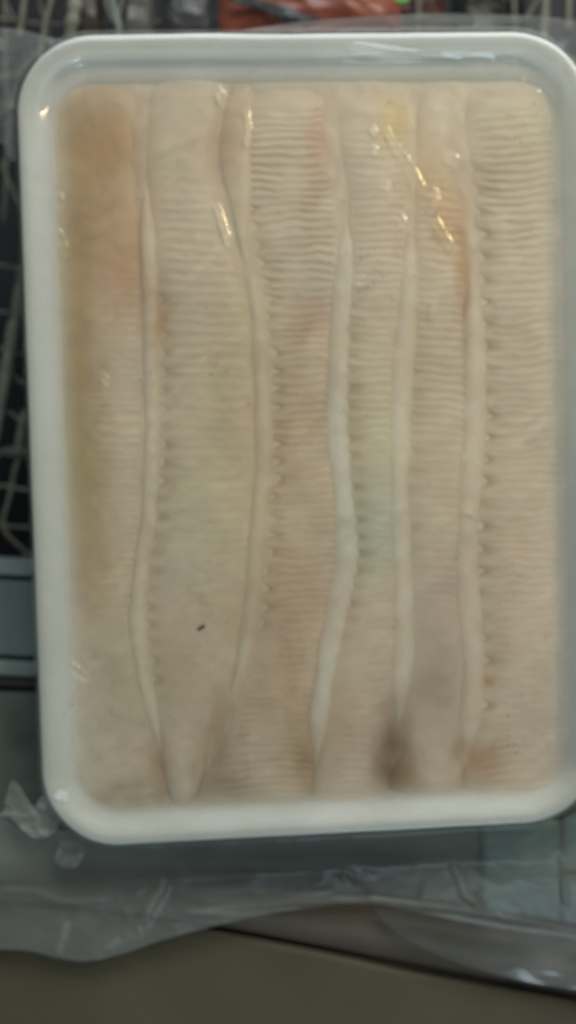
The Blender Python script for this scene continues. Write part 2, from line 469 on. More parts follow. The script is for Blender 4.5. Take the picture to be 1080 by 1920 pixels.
under(ribbon('black_band', [(430, -14), (470, -6), (520, 8), (560, 22), (600, 33)], [(430, 2), (470, 14), (500, 24), (540, 44), (600, 38)], zt, m_navy), pk)
under(ribbon('grey_mark', [(532, 10), (540, 12), (541, 13), (562, 25)], [(532, 28), (540, 31), (541, 31), (562, 32)], zt + 0.0007, m_blue, 12), pk)
under(ribbon('green_mark', [(738, -8), (752, -10), (768, -6)], [(738, 2), (754, 6), (768, 2)], zt + 0.0004, m_green, 12), pk)
tag(pk, 'red plastic packet with a black band and a bright green mark behind the tray', 'packet')
g = packet('grey_packet', [(304, -150), (398, -150), (402, 84), (306, 84)], -0.050, 0.005, m_grey, 5)
tag(g, 'dark grey crinkled packet directly left of the red packet', 'packet')
g = packet('silver_packet', [(238, -150), (292, -150), (286, 96), (228, 90)], -0.050, 0.005, plain('silver_grey_film', (0.17, 0.175, 0.165), 0.35, 0.5, 0.3, 70, 0.001), 6)
tag(g, 'pale grey packet standing behind the tray, farthest left of the packets but one', 'packet')
g['label'] = 'pale silver grey packet behind the tray beside the dark grey packet'
g = packet('brown_packet', [(150, -150), (196, -150), (190, 100), (146, 96)], -0.054, 0.004, m_brown, 7)
tag(g, 'narrow dark brown packet between the ivory rod and the pale grey packet', 'packet')
g = packet('maroon_packet', [(700, -160), (835, -150), (838, 70), (700, 70)], -0.062, 0.005, plain('maroon_plastic', (0.10, 0.035, 0.025), 0.45, 0.4, 0.4, 60, 0.001), 2)
tag(g, 'dark maroon packet to the right of and below the red packet', 'packet')
g = packet('dark_packet', [(845, -150), (985, -150), (985, 80), (848, 76)], -0.062, 0.005, plain('blackish_green_plastic', (0.022, 0.028, 0.022), 0.45, 0.4, 0.4, 60, 0.001), 4)
tag(g, 'blackish green packet behind the upper right of the tray, near the pale rod', 'packet')

# ------------------------------------------------------------------ foam tray
TC = np.array([(22, 60), (1108, 54), (1130, 1540), (80, 1596)], float)     # TL TR BR BL of the outer rim
def tray_map(u, v):           # u,v in -1..1 (v up)
    a = (u + 1) / 2; b = (1 - v) / 2
    px = (1 - b) * ((1 - a) * TC[0, 0] + a * TC[1, 0]) + b * ((1 - a) * TC[3, 0] + a * TC[2, 0])
    py = (1 - b) * ((1 - a) * TC[0, 1] + a * TC[1, 1]) + b * ((1 - a) * TC[3, 1] + a * TC[2, 1])
    return px, py
HW, HH = 532.0, 755.0
def ring_pts(d, n_side=40, n_c=14, R=150.0):
    """rounded rectangle inset by d photo units (narrower inset on the sides)"""
    dx = d * (0.66 if d > 0 else 1.0); dy = d * (0.86 if d > 0 else 1.0); sx = max(d, 0) * 0.06; sy = -max(d, 0) * 0.12
    w, h = HW - dx, HH - dy; r = max(R - d * 0.75, 12)
    out = []
    for cx, cy, a0 in ((w - r, h - r, 0), (-(w - r), h - r, 90), (-(w - r), -(h - r), 180), (w - r, -(h - r), 270)):
        for k in range(n_c + 1):
            a = math.radians(a0 + 90 * k / n_c)
            q = 1.0
            out.append((cx + r * math.cos(a), cy + r * math.sin(a)))
        # straight run to the next corner
        nx_, ny_ = {0: (-(w - r), h), 90: (-w, -(h - r)), 180: (w - r, -h), 270: (w, h - r)}[a0]
        lx, ly = out[-1]
        for k in range(1, n_side):
            t = k / n_side; out.append((lx + (nx_ - lx) * t, ly + (ny_ - ly) * t))
    return np.array(out) + np.array((sx, sy))
def tray_surface(prof):
    V = []
    for d, z in prof:
        q = ring_pts(d)
        px, py = tray_map(q[:, 0] / HW, q[:, 1] / HH)
        # small dents of the soft foam rim
        ang = np.arctan2(q[:, 1], q[:, 0])
        dent = 2.2 * (vnoise(ang * 5 + 40, ang * 0 + 3, 1) - 0.5) + 1.2 * (vnoise(ang * 17 + 40, ang * 0 + 8, 2) - 0.5)
        f = np.exp(-max(d, 0) / 40.0)
        nrm = np.hypot(q[:, 0], q[:, 1])
        px = px + dent * f * q[:, 0] / nrm; py = py - dent * f * q[:, 1] / nrm
        zz = np.full(len(px), z) + (0.0004 * (vnoise(ang * 6 + 20, ang * 0, 3) - 0.5) if z > -0.01 else 0)
        V.append(np.stack([(px - 540) * S, (960 - py) * S, zz], -1))
    return V
prof = [(70, -0.0300), (62, -0.0316), (54, -0.0300), (22, -0.0120), (9, -0.0055), (1.5, -0.0050), (0, -0.0040), (0.8, -0.0022), (4, -0.0008), (9, -0.0001), (17, 0.0001),
        (28, -0.0003), (40, -0.0009), (50, -0.0015), (60, -0.0021), (72, -0.0030), (86, -0.0042), (96, -0.0075), (104, -0.0150), (114, -0.0220), (126, -0.0265), (150, -0.0275)]
rings = tray_surface(prof)
n = len(rings[0]); V = np.concatenate(rings); F = []
for i in range(len(rings) - 1):
    for k in range(n):
        F.append((i * n + k, (i * n) + (k + 1) % n, (i + 1) * n + (k + 1) % n, (i + 1) * n + k))
F.append(tuple((len(rings) - 1) * n + k for k in range(n))); F.append(tuple(range(n))[::-1])
tray = to_mesh('foam_tray', V, F, m_foam)
tag(tray, 'shallow white foam tray with rounded corners holding frozen fish fin strips', 'tray')

# ------------------------------------------------------------------ frozen fin strips
K_ALB = 2.55                    # how much lighter the flesh itself is than it shows in the dim stall
def alb(r, g, b, k=K_ALB): return np.clip(np.array(lin(r, g, b)) - np.array((0.010, 0.011, 0.012)), 0.004, 1) * k
BASE = [(200, alb(158, 151, 138)), (900, alb(160, 152, 139)), (1500, alb(157, 149, 136))]
STAINS_AND_SHADE = [  # px, py, rx, ry, colour, strength
    (150, 255, 62, 90, (124, 104, 62), .8), (215, 265, 48, 85, (130, 104, 68), .85), (185, 400, 75, 140, (138, 116, 84), .8),
    (138, 480, 40, 140, (130, 108, 62), .7), (140, 700, 42, 190, (128, 108, 64), .85), (150, 880, 40, 120, (126, 114, 66), .8), (165, 1060, 46, 130, (136, 118, 80), .65),
    (225, 520, 45, 90, (150, 126, 104), .7), (300, 605, 24, 34, (146, 118, 74), .7), (305, 560, 24, 30, (140, 122, 108), .5),
    (245, 470, 30, 90, (138, 114, 82), .6), (370, 980, 75, 120, (150, 152, 132), .6), (390, 780, 50, 110, (152, 150, 126), .4),
    (440, 760, 40, 260, (146, 134, 98), .45), (600, 262, 26, 75, (152, 126, 102), .55), (738, 225, 34, 42, (158, 142, 92), .7),
    (835, 410, 34, 80, (156, 132, 92), .65), (868, 480, 12, 90, (146, 114, 78), .7), (800, 330, 40, 60, (158, 138, 104), .5), (877, 580, 8, 110, (132, 104, 76), .7),
    (700, 960, 55, 90, (138, 146, 136), .6), (690, 1030, 50, 60, (140, 146, 130), .6), (690, 780, 50, 120, (154, 156, 134), .5), (790, 700, 34, 90, (160, 156, 130), .4),
    (560, 850, 70, 200, (150, 134, 108), .4), (540, 1180, 80, 130, (152, 132, 106), .5), (530, 1330, 70, 70, (146, 124, 100), .5),
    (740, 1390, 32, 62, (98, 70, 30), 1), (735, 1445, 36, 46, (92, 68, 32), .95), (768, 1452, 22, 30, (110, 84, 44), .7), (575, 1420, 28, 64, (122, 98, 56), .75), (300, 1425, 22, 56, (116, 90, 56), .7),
    (412, 1365, 28, 62, (116, 96, 68), .6), (395, 1430, 34, 40, (122, 102, 68), .55), (235, 1490, 90, 26, (112, 96, 66), .6), (425, 1478, 56, 24, (112, 96, 64), .6),  # last two: brown shade of the valleys below strip ends, painted in
    (822, 1235, 48, 120, (138, 126, 115), .65), (810, 1120, 40, 50, (146, 134, 126), .6), (790, 1300, 60, 40, (124, 114, 98), .5), (650, 1370, 40, 70, (150, 128, 106), .5),
    (898, 1432, 38, 44, (140, 108, 74), .75), (870, 1400, 16, 26, (120, 90, 60), .6), (915, 1280, 12, 14, (150, 110, 76), .6),
    (1010, 1070, 44, 120, (172, 158, 150), .5), (1000, 870, 60, 120, (160, 152, 139), .3), (620, 520, 40, 50, (160, 160, 150), .5), (560, 500, 50, 50, (156, 154, 142), .4),
    (430, 230, 44, 60, (144, 132, 106), .6), (420, 290, 40, 40, (146, 124, 104), .5), (1000, 260, 60, 60, (156, 154, 130), .4), (450, 165, 24, 34, (146, 126, 106), .6),
    (330, 1270, 60, 90, (136, 126, 96), .4), (420, 1150, 60, 60, (150, 134, 112), .4), (220, 1260, 40, 110, (142, 138, 112), .5), (580, 600, 40, 60, (150, 126, 110), .5),
]
def flesh_color(PX, PY):
    ys = [b[0] for b in BASE]
    c = np.stack([np.interp(PY, ys, [b[1][i] for b in BASE]) for i in range(3)], -1)
    for k, (x, y, rx, ry, col, s) in enumerate(STAINS_AND_SHADE):
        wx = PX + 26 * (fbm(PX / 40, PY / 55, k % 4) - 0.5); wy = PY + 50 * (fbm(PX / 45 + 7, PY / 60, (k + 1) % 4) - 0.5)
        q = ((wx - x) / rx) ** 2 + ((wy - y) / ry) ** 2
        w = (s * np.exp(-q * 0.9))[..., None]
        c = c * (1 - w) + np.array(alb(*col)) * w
    c = c * (1 + 0.14 * (fbm(PX / 70, PY / 150, 2) - 0.5))[..., None]
    dl = PX - (28 + (PY - 60) * 0.037); dr = (1108 + (PY - 54) * 0.0148) - PX; dt = PY - 58; db = (1594 - (PX - 84) * 0.0535) - PY
    q = 12 * (fbm(PX / 40, PY / 40, 1) - .5)
    w = np.maximum(np.maximum(1 - smooth(40, 80, dl + q), 1 - smooth(32, 60, dr + q)), np.maximum(1 - smooth(56, 112, dt + 2 * q), 1 - smooth(34, 72, db + q)))[..., None] * 0.85
    c = c * (1 - w) + np.array((0.74, 0.77, 0.70)) * w
    return np.clip(c, 0, 0.93)
E = [
    [(112, 150), (200, 98), (300, 86), (600, 94), (1000, 112), (1300, 124), (1520, 146)],
    [(140, 270), (300, 262), (500, 272), (800, 277), (950, 273), (1060, 258), (1150, 247), (1250, 259), (1350, 280), (1480, 312), (1530, 318)],
    [(140, 455), (240, 418), (300, 404), (380, 428), (480, 455), (600, 478), (850, 488), (960, 478), (1150, 464), (1250, 446), (1370, 402), (1530, 352)],
    [(140, 640), (190, 624), (260, 616), (350, 640), (480, 644), (600, 630), (800, 624), (950, 640), (1050, 648), (1150, 624), (1250, 604), (1350, 590), (1530, 578)],
    [(140, 775), (400, 764), (550, 760), (700, 745), (900, 741), (1100, 750), (1250, 750), (1330, 742), (1450, 732), (1530, 715)],
    [(140, 850), (300, 861), (400, 872), (500, 878), (700, 884), (800, 884), (950, 872), (1100, 868), (1250, 884), (1400, 868), (1530, 862)],
    [(140, 1015), (200, 1042), (300, 1052), (600, 1058), (900, 1074), (1300, 1084), (1450, 1070), (1530, 1040)],
]
# per strip: left, right, y top, y bottom, ridge (y0, y1, width, colour), dots (pitch, strength), rib pitch, slant, rib windows [(x,y,rx,ry)], body lift
STRIPS = [
    dict(l=0, r=1, y0=150, y1=1512, ridge=None, dots=None, pitch=14, slant=0.02, rib=0.55, lift=0.0, label='leftmost frozen fin strip, stained yellow brown along the tray wall'),
    dict(l=1, r=2, y0=136, y1=1508, ridge=(330, 1440, 13, (164, 160, 146)), dots=(34, .8, 480, 1350), pitch=17, slant=-0.03, rib=0.55, lift=0.0008, label='broad frozen fin strip second from the left with a dark speck on it'),
    dict(l=2, r=3, y0=150, y1=1515, ridge=(470, 1330, 13, (160, 153, 136)), dots=(34, 1.0, 330, 1220), pitch=13.5, slant=0.03, rib=1.0, lift=0.0, label='densely ribbed frozen fin strip third from the left, in the middle of the tray'),
    dict(l=3, r=4, y0=168, y1=1518, ridge=(400, 1440, 19, (168, 169, 162)), dots=(31, .7, 520, 1250), pitch=14, slant=0.0, rib=0.45, lift=0.0005, label='narrow frozen fin strip with blue green centre and brown stain at its bottom end'),
    dict(l=4, r=5, y0=158, y1=1500, ridge=(420, 1380, 17, (167, 164, 154)), dots=(36, .4, 560, 1120), pitch=14.5, slant=-0.06, rib=0.7, lift=0.0, label='frozen fin strip second from the right with a brown edge and purplish grey lower end'),
    dict(l=5, r=6, y0=150, y1=1508, ridge=(480, 1440, 18, (168, 161, 150)), dots=(42, 1.0, 280, 1400), pitch=14, slant=0.05, rib=0.8, lift=0.0006, label='rightmost wide frozen fin strip with a row of dark round hollows along its left'),
]
ZF = -0.0034
HF = {}                         # food height for the film, sampled on a coarse grid
fx = np.arange(-60, 1180, 4.0); fy = np.arange(0, 1700, 4.0)
def strip_height(sp, PX, PY, l, r, t):
    w = r - l
    # rounded body: rises from the left edge, broad, falls at the right
    body = np.power(np.clip(1 - np.abs(2 * t - 1) ** 2.4, 0, 1), 0.6)
    z = ZF - 0.0042 + (0.0042 + sp['lift'] * 1.2) * body
    rid = 0
    i = sp['i']
    dx = PX - l
    # ribs with irregular spacing
    warp = 1.5 * (fbm(PX / 80 + i * 9, PY / 55, i) - 0.5) * 14 + 4.5 * (fbm(PX / 26 + i, PY / 26, i + 1) - 0.5)
    ph = (PY + sp['slant'] * dx + warp + 0.00022 * (dx - w / 2) ** 2 * (1 if i % 2 else -1)) / (sp['pitch'] * 1.13)
    rib = np.power(0.5 + 0.5 * np.sin(2 * np.pi * ph), 1.3)
    amp = sp['rib'] * smooth(0.10, 0.30, t) * (1 - smooth(0.93, 1.0, t)) * (0.45 + 1.15 * smooth(0.3, 0.7, fbm(PX / 55 + 3 * i, PY / 110, i + 2)))
    if i == 0: amp = amp * smooth(380, 800, PY) * smooth(0.30, 0.5, t) * (1 - 0.7 * smooth(1050, 1200, PY))
    if i == 1: amp = amp * (1 - 0.75 * smooth(0.62, 0.8, t)) * (1 - 0.8 * smooth(1080, 1180, PY)) * smooth(280, 380, PY)
    if i == 3: amp = amp * (1 - 0.5 * np.exp(-((PY - 1060) / 90) ** 2))
    if i == 4: amp = amp * (1 - 0.9 * smooth(1090, 1150, PY)) * smooth(300, 460, PY)
    amp = amp * smooth(sp['y0'] + 40, sp['y0'] + 180, PY) * (1 - smooth(sp['y1'] - 70, sp['y1'] - 15, PY))
    z = z + 0.00085 * amp * (rib - 0.5)
    dk = np.zeros_like(z)
    if sp['dots']:
        p, s, a, b = sp['dots']
        q = (PY + 5 * (vnoise(PY / 60 + i, PY * 0, i) - 0.5)) / p
        cx = 31 + 5 * (vnoise(PY / 40, PY * 0 + i, 2) - .5)
        fr = (q - np.floor(q) - 0.5) * p
        sz = 0.75 + 0.5 * vnoise(np.floor(q) * 1.7 + i, q * 0, 1)
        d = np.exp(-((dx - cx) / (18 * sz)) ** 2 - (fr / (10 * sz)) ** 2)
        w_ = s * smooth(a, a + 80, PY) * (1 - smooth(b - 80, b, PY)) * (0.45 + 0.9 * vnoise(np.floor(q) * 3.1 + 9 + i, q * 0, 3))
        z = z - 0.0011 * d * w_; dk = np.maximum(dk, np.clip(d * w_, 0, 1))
    z = z + 0.0011 * (fbm(PX / 120 + i, PY / 160, 1) - 0.5) + 0.0001 * (fbm(PX / 14, PY / 14, 3) - 0.5)
    # ends taper down
    ye = np.minimum(PY - sp['y0'], sp['y1'] - PY)
    z = z - 0.0042 * np.power(np.clip(1 - ye / 62.0, 0, 1), 1.8)
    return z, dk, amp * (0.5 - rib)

def build_strip(i, sp):
    sp['i'] = i; sp['y0'] -= 14; sp['y1'] += 20
    root = empty('fin_strip', W((curve(E[sp['l']], np.array([800.]))[0] + curve(E[sp['r']], np.array([800.]))[0]) / 2, 800, -0.027))
    bpy.context.view_layer.update()
    ny = int((sp['y1'] - sp['y0']) / 2.9); nxs = 48
    py = np.linspace(sp['y0'], sp['y1'], ny)
    l = curve(E[sp['l']], py); r = curve(E[sp['r']], py)
    l = l + 3.0 * (fbm(py / 40, py * 0 + i, 1) - 0.5); r = r + 3.0 * (fbm(py / 40, py * 0 + i + 1, 1) - 0.5)
    # rounded ends
    ye = np.minimum(py - sp['y0'], sp['y1'] - py)
    rr = 60.0
    ins = np.where(ye < rr, rr - np.sqrt(np.clip(rr ** 2 - (rr - ye) ** 2, 0, None)), 0) * 0.55
    lo = l + ins; ro = r + 7 - ins
    t = np.linspace(0, 1, nxs)
    PX = lo[:, None] * (1 - t) + ro[:, None] * t; PY = np.repeat(py[:, None], nxs, 1)
    PY = PY + 4 * (fbm(PX / 30, PY / 200, 2) - .5) * np.exp(-ye / 30)[:, None]
    T = np.repeat(t[None, :], ny, 0)
    Z, dk, rb = strip_height(sp, PX, PY, l[:, None], r[:, None], T)
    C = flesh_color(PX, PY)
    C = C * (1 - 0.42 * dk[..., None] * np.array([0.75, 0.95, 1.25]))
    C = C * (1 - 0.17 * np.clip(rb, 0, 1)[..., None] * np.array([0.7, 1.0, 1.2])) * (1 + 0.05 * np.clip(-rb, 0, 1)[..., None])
    # right margin tinted brown: skin colour, with shade of the gap painted in
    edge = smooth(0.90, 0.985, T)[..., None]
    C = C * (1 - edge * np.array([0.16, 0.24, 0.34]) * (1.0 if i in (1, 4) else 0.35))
    k = S * (H - Z) / H
    A = np.stack([(PX - 540) * k, (960 - PY) * k, Z], -1)
    top = A.reshape(-1, 3); N = len(top)
    B = A.copy(); B[..., 2] = -0.0272
    B[..., 0] = B[..., 0].mean(1, keepdims=True) + (B[..., 0] - B[..., 0].mean(1, keepdims=True)) * 0.9
    bx = B[:, [0, -1]].reshape(-1, 3)
    f = grid_faces(ny, nxs).tolist()
    idx = np.arange(N).reshape(ny, nxs)
    bi = N + np.arange(2 * ny).reshape(ny, 2)
    for j in range(ny - 1):
        f.append((int(idx[j + 1, 0]), int(idx[j, 0]), int(bi[j, 0]), int(bi[j + 1, 0])))
        f.append((int(idx[j, -1]), int(idx[j + 1, -1]), int(bi[j + 1, 1]), int(bi[j, 1])))
        f.append((int(bi[j, 0]), int(bi[j, 1]), int(bi[j + 1, 1]), int(bi[j + 1, 0])))
    f.append([int(v) for v in idx[0, ::-1]] + [int(bi[0, 0]), int(bi[0, 1])][::1])
    f.append([int(v) for v in idx[-1, :]] + [int(bi[-1, 1]), int(bi[-1, 0])])
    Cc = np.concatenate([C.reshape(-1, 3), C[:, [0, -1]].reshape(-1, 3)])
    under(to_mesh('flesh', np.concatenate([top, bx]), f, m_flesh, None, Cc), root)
    if sp['ridge']:
        a, b, wd_, col = sp['ridge']
        m = int((b - a) / 4); y = np.linspace(a, b, m)
        cx = curve(E[sp['l']], y) + 7 + 5 * (fbm(y / 45 + i, y * 0, 2) - .5)
        hw = 1.2 * wd_ * (0.75 + 0.6 * (fbm(y / 90 + 4 * i, y * 0 + 3, 1)))
        hw = hw * np.power(np.clip(np.minimum(y - a, b - y) / 120, 0, 1), 0.35) + 0.6
        ns = 13; s = np.linspace(-1, 1, ns)
        PX = cx[:, None] + hw[:, None] * s; PY = np.repeat(y[:, None], ns, 1)
        zz = ZF - 0.0016 + 0.0017 * np.power(np.clip(1 - s ** 2, 0, 1), 0.8)[None, :] - 0.0022 * np.power(np.clip(1 - np.minimum(y - a, b - y) / 140, 0, 1), 2)[:, None] + 0.0005 * (fbm(PX / 12, PY / 16, 1) - .5)
        k = S * (H - ZF) / H
        A = np.stack([(PX - 540) * k, (960 - PY) * k, zz], -1)
        B = A[:, [0, -1]].copy(); B[..., 2] -= 0.003
        N = m * ns; f = grid_faces(m, ns).tolist(); idx = np.arange(N).reshape(m, ns); bi = N + np.arange(2 * m).reshape(m, 2)
        for j in range(m - 1):
            f.append((int(idx[j + 1, 0]), int(idx[j, 0]), int(bi[j, 0]), int(bi[j + 1, 0])))
            f.append((int(idx[j, -1]), int(idx[j + 1, -1]), int(bi[j + 1, 1]), int(bi[j, 1])))
            f.append((int(bi[j, 0]), int(bi[j, 1]), int(bi[j + 1, 1]), int(bi[j + 1, 0])))
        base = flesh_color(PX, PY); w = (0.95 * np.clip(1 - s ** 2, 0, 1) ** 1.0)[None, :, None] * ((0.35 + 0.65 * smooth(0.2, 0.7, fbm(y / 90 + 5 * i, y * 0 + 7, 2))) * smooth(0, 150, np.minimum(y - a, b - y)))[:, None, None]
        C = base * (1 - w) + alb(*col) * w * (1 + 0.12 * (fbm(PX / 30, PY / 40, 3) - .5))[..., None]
        under(to_mesh('pale_membrane', np.concatenate([A.reshape(-1, 3), B.reshape(-1, 3)]), f, m_flesh, None,
                      np.concatenate([C.reshape(-1, 3), C[:, [0, -1]].reshape(-1, 3)])), root)
    tag(root, sp['label'], 'fish strip', 'frozen fin strips laid side by side in the tray')
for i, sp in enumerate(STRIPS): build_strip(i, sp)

# short sliver tucked between the second and third strips at the top
def sliver():
    y = np.linspace(150, 505, 120)
    l = curve([(150, 432), (240, 410), (300, 404), (380, 428), (480, 452), (520, 462)], y); r = curve([(150, 474), (250, 478), (350, 474), (450, 466), (520, 464)], y)
    ns = 20; s = np.linspace(0, 1, ns)
    PX = l[:, None] * (1 - s) + r[:, None] * s; PY = np.repeat(y[:, None], ns, 1)
    end = np.power(np.clip(np.minimum(y - 150, 505 - y) / 60, 0, 1), 0.5)[:, None]
    Z = ZF - 0.0024 + (0.0030 * np.power(np.clip(1 - np.abs(2 * s - 1) ** 2.6, 0, 1), 0.5)[None, :]) * end + 0.0006 * (fbm(PX / 20, PY / 20, 1) - .5)
    k = S * (H - ZF) / H
    A = np.stack([(PX - 540) * k, (960 - PY) * k, Z], -1); B = A.copy(); B[..., 2] = -0.016
    f = grid_faces(120, ns); N = 120 * ns; idx = np.arange(N).reshape(120, ns)
    ring = list(idx[:, 0]) + list(idx[-1, 1:]) + list(idx[-2::-1, -1]) + list(idx[0, -2:0:-1])
    side = [(int(ring[i]), int(ring[i] + N), int(ring[(i + 1) % len(ring)] + N), int(ring[(i + 1) % len(ring)]))[::-1] for i in range(len(ring))]
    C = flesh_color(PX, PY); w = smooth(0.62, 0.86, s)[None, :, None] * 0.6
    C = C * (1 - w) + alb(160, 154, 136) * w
    o = to_mesh('fin_sliver', np.concatenate([A.reshape(-1, 3), B.reshape(-1, 3)]), f.tolist() + (f + N)[:, ::-1].tolist() + side, m_flesh, None, np.concatenate([C.reshape(-1, 3)] * 2))
    tag(o, 'short thin sliver of frozen fin wedged between two strips at the top', 'fish sliver')
sliver()

# frozen juice and scraps that fill the gaps up to the tray wall
def glaze():
    xs = np.arange(60, 1120, 5.0); ys = np.arange(100, 1560, 5.0)
    X, Y = np.meshgrid(xs, ys)
    D = rim_dist(X, Y); edge = 84 - 8 * (fbm(X / 60, Y / 60, 1) - .5)
    m = smooth(58, 100, D)
    Z = ZF - 0.0015 + 0.0010 * (fbm(X / 60, Y / 90, 2) - .5) - 0.0022 * smooth(1400, 1470, Y) + 0.0005 * (ridged(X / 30, Y / 40, 1) - .4)
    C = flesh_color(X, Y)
    n = fbm(X / 50 + 3, Y / 50, 3)[..., None]
    C = C * (0.94 + 0.1 * n)
    q = D > 34
    q = q[:-1, :-1] & q[1:, :-1] & q[:-1, 1:] & q[1:, 1:]
    need = np.zeros(X.shape, bool); need[:-1, :-1] |= q; need[1:, :-1] |= q; need[:-1, 1:] |= q; need[1:, 1:] |= q
    idx = np.full(X.shape, -1); idx[need] = np.arange(need.sum())
    F = np.stack([idx[:-1, :-1][q], idx[1:, :-1][q], idx[1:, 1:][q], idx[:-1, 1:][q]], -1)
    k = S * (H - ZF) / H
    V = np.stack([(X - 540) * k, (960 - Y) * k, Z], -1)[need]
    o = to_mesh('frozen_juice', V, F, m_flesh, None, C[need])
    tag(o, 'dull frozen juice filling the gaps between the strips and the tray wall', 'ice', kind='stuff')

# dark speck
P = resample([W(370, 1182, -0.0022), W(376, 1178, -0.0020), W(384, 1173, -0.0022)], 4)
V, F = tube(P, [0.0002, 0.0004, 0.0005, 0.0006, 0.0005, 0.0006, 0.0006, 0.0004, 0.0002], 8, 0.6)
o = to_mesh('dark_speck', V, F, m_speck); tag(o, 'tiny black speck lying on the second strip from the left', 'speck')

# ------------------------------------------------------------------ plastic bag
# tray outline in photo units for the distance to the rim
ro = ring_pts(0); opx, opy = tray_map(ro[:, 0] / HW, ro[:, 1] / HH); OUT = np.stack([opx, opy], -1)
def inside_poly(X, Y, poly):
    c = np.zeros(X.shape, bool); n = len(poly); j = n - 1
    for i in range(n):
        xi, yi = poly[i]; xj, yj = poly[j]
        m = ((yi > Y) != (yj > Y)) & (X < (xj - xi) * (Y - yi) / (yj - yi + 1e-12) + xi)
        c ^= m; j = i
    return c
def rim_dist(X, Y):           # positive inside the tray outline
    # inverse of the gently skewed outline, then a rounded-box distance
    b = (Y - 57) / (1567 - 57)
    for _ in range(3):
        lx = (1 - b) * TC[0, 0] + b * TC[3, 0]; rx = (1 - b) * TC[1, 0] + b * TC[2, 0]
        a = (X - lx) / (rx - lx)
        ty = (1 - a) * TC[0, 1] + a * TC[1, 1]; by = (1 - a) * TC[3, 1] + a * TC[2, 1]
        b = (Y - ty) / (by - ty)
    u = (2 * a - 1) * HW; v = (1 - 2 * b) * HH
    R = 150.0
    qx = np.abs(u) - (HW - R); qy = np.abs(v) - (HH - R)
    d = np.hypot(np.maximum(qx, 0), np.maximum(qy, 0)) + np.minimum(np.maximum(qx, qy), 0) - R
    return -d

glaze()

CREASES = [ # line, width, height (m)
    ([(720, 208), (728, 245), (742, 270), (762, 292), (778, 318), (792, 345), (802, 356)], 3.6, .00075),
    ([(800, 350), (815, 356), (820, 375), (812, 395)], 3.5, .0005), ([(812, 395), (825, 420), (842, 448), (856, 468)], 4, .0006),
    ([(698, 232), (706, 250)], 5, .0008), ([(702, 272), (706, 285)], 4, .0006), ([(836, 292), (850, 290), (862, 300)], 4, .0006), ([(724, 345), (732, 348)], 4, .0006),
    ([(738, 393), (752, 402), (762, 418)], 3, .0006), ([(668, 522), (686, 522)], 5, .0006), ([(408, 160), (416, 178), (424, 172)], 5, .0007),
    ([(404, 368), (414, 396), (424, 430), (432, 455)], 4.5, .0009), ([(464, 195), (468, 240), (462, 268)], 3.5, .0006),
    ([(108, 430), (116, 438), (122, 452), (125, 472)], 4, .0009), ([(112, 362), (116, 376)], 5, .0008),
    ([(990, 176), (1012, 168)], 4, .0004),
    ([(870, 945), (890, 955), (905, 950)], 4, .0004), ([(895, 850), (910, 862)], 4, .0004), ([(800, 540), (820, 560), (812, 600)], 4, .0003),
    ([(100, 1500), (110, 1490), (130, 1495)], 6, .0009), ([(130, 1240), (170, 1275)], 4, .0003), ([(190, 700), (205, 712)], 3, .0003),
    ([(640, 80), (900, 118)], 9, .0002), ([(860, 105), (940, 112)], 6, .0003), ([(880, 125), (950, 118)], 5, .0003),
]
def film_z(X, Y):
    D = rim_dist(X, Y)
    rimz = 0.0008
    food = ZF + 0.0021 + 0.0008 * (fbm(X / 130, Y / 170, 1) - .5)
    tp = smooth(260, 150, Y); t = 0.5 * (np.clip((D - 41) / 22.0, 0, 1) + smooth(38, 66, D)) * tp + smooth(14, 84, D) * (1 - tp)
    z = rimz * (1 - t) + food * t
    # crinkles of the tight film
    cr = 0.00022 * (ridged(X / 120 + 0.25 * Y / 60, Y / 190, 1) - .4) + 0.00004 * (ridged(X / 26, Y / 40, 2) - .4)
    z = z + cr * smooth(50, 80, D) + 0.00008 * (fbm(X / 22, Y / 22, 0) - .5) * smooth(0, 30, D)
    for ln, w, h in CREASES:
        d, tt = polydist(X, Y, ln)
        w = min(max(w, 4.2), 5.5); sl = 1.12 * (0.415 - 0.00031 * X); z = z + w * 0.00021 * sl * np.exp(-(d / w) ** 2) * smooth(0, .2, tt) * (1 - smooth(.85, 1, tt)) * (0.85 + 0.45 * vnoise(X / 12, Y / 12, 1))
    return z, D

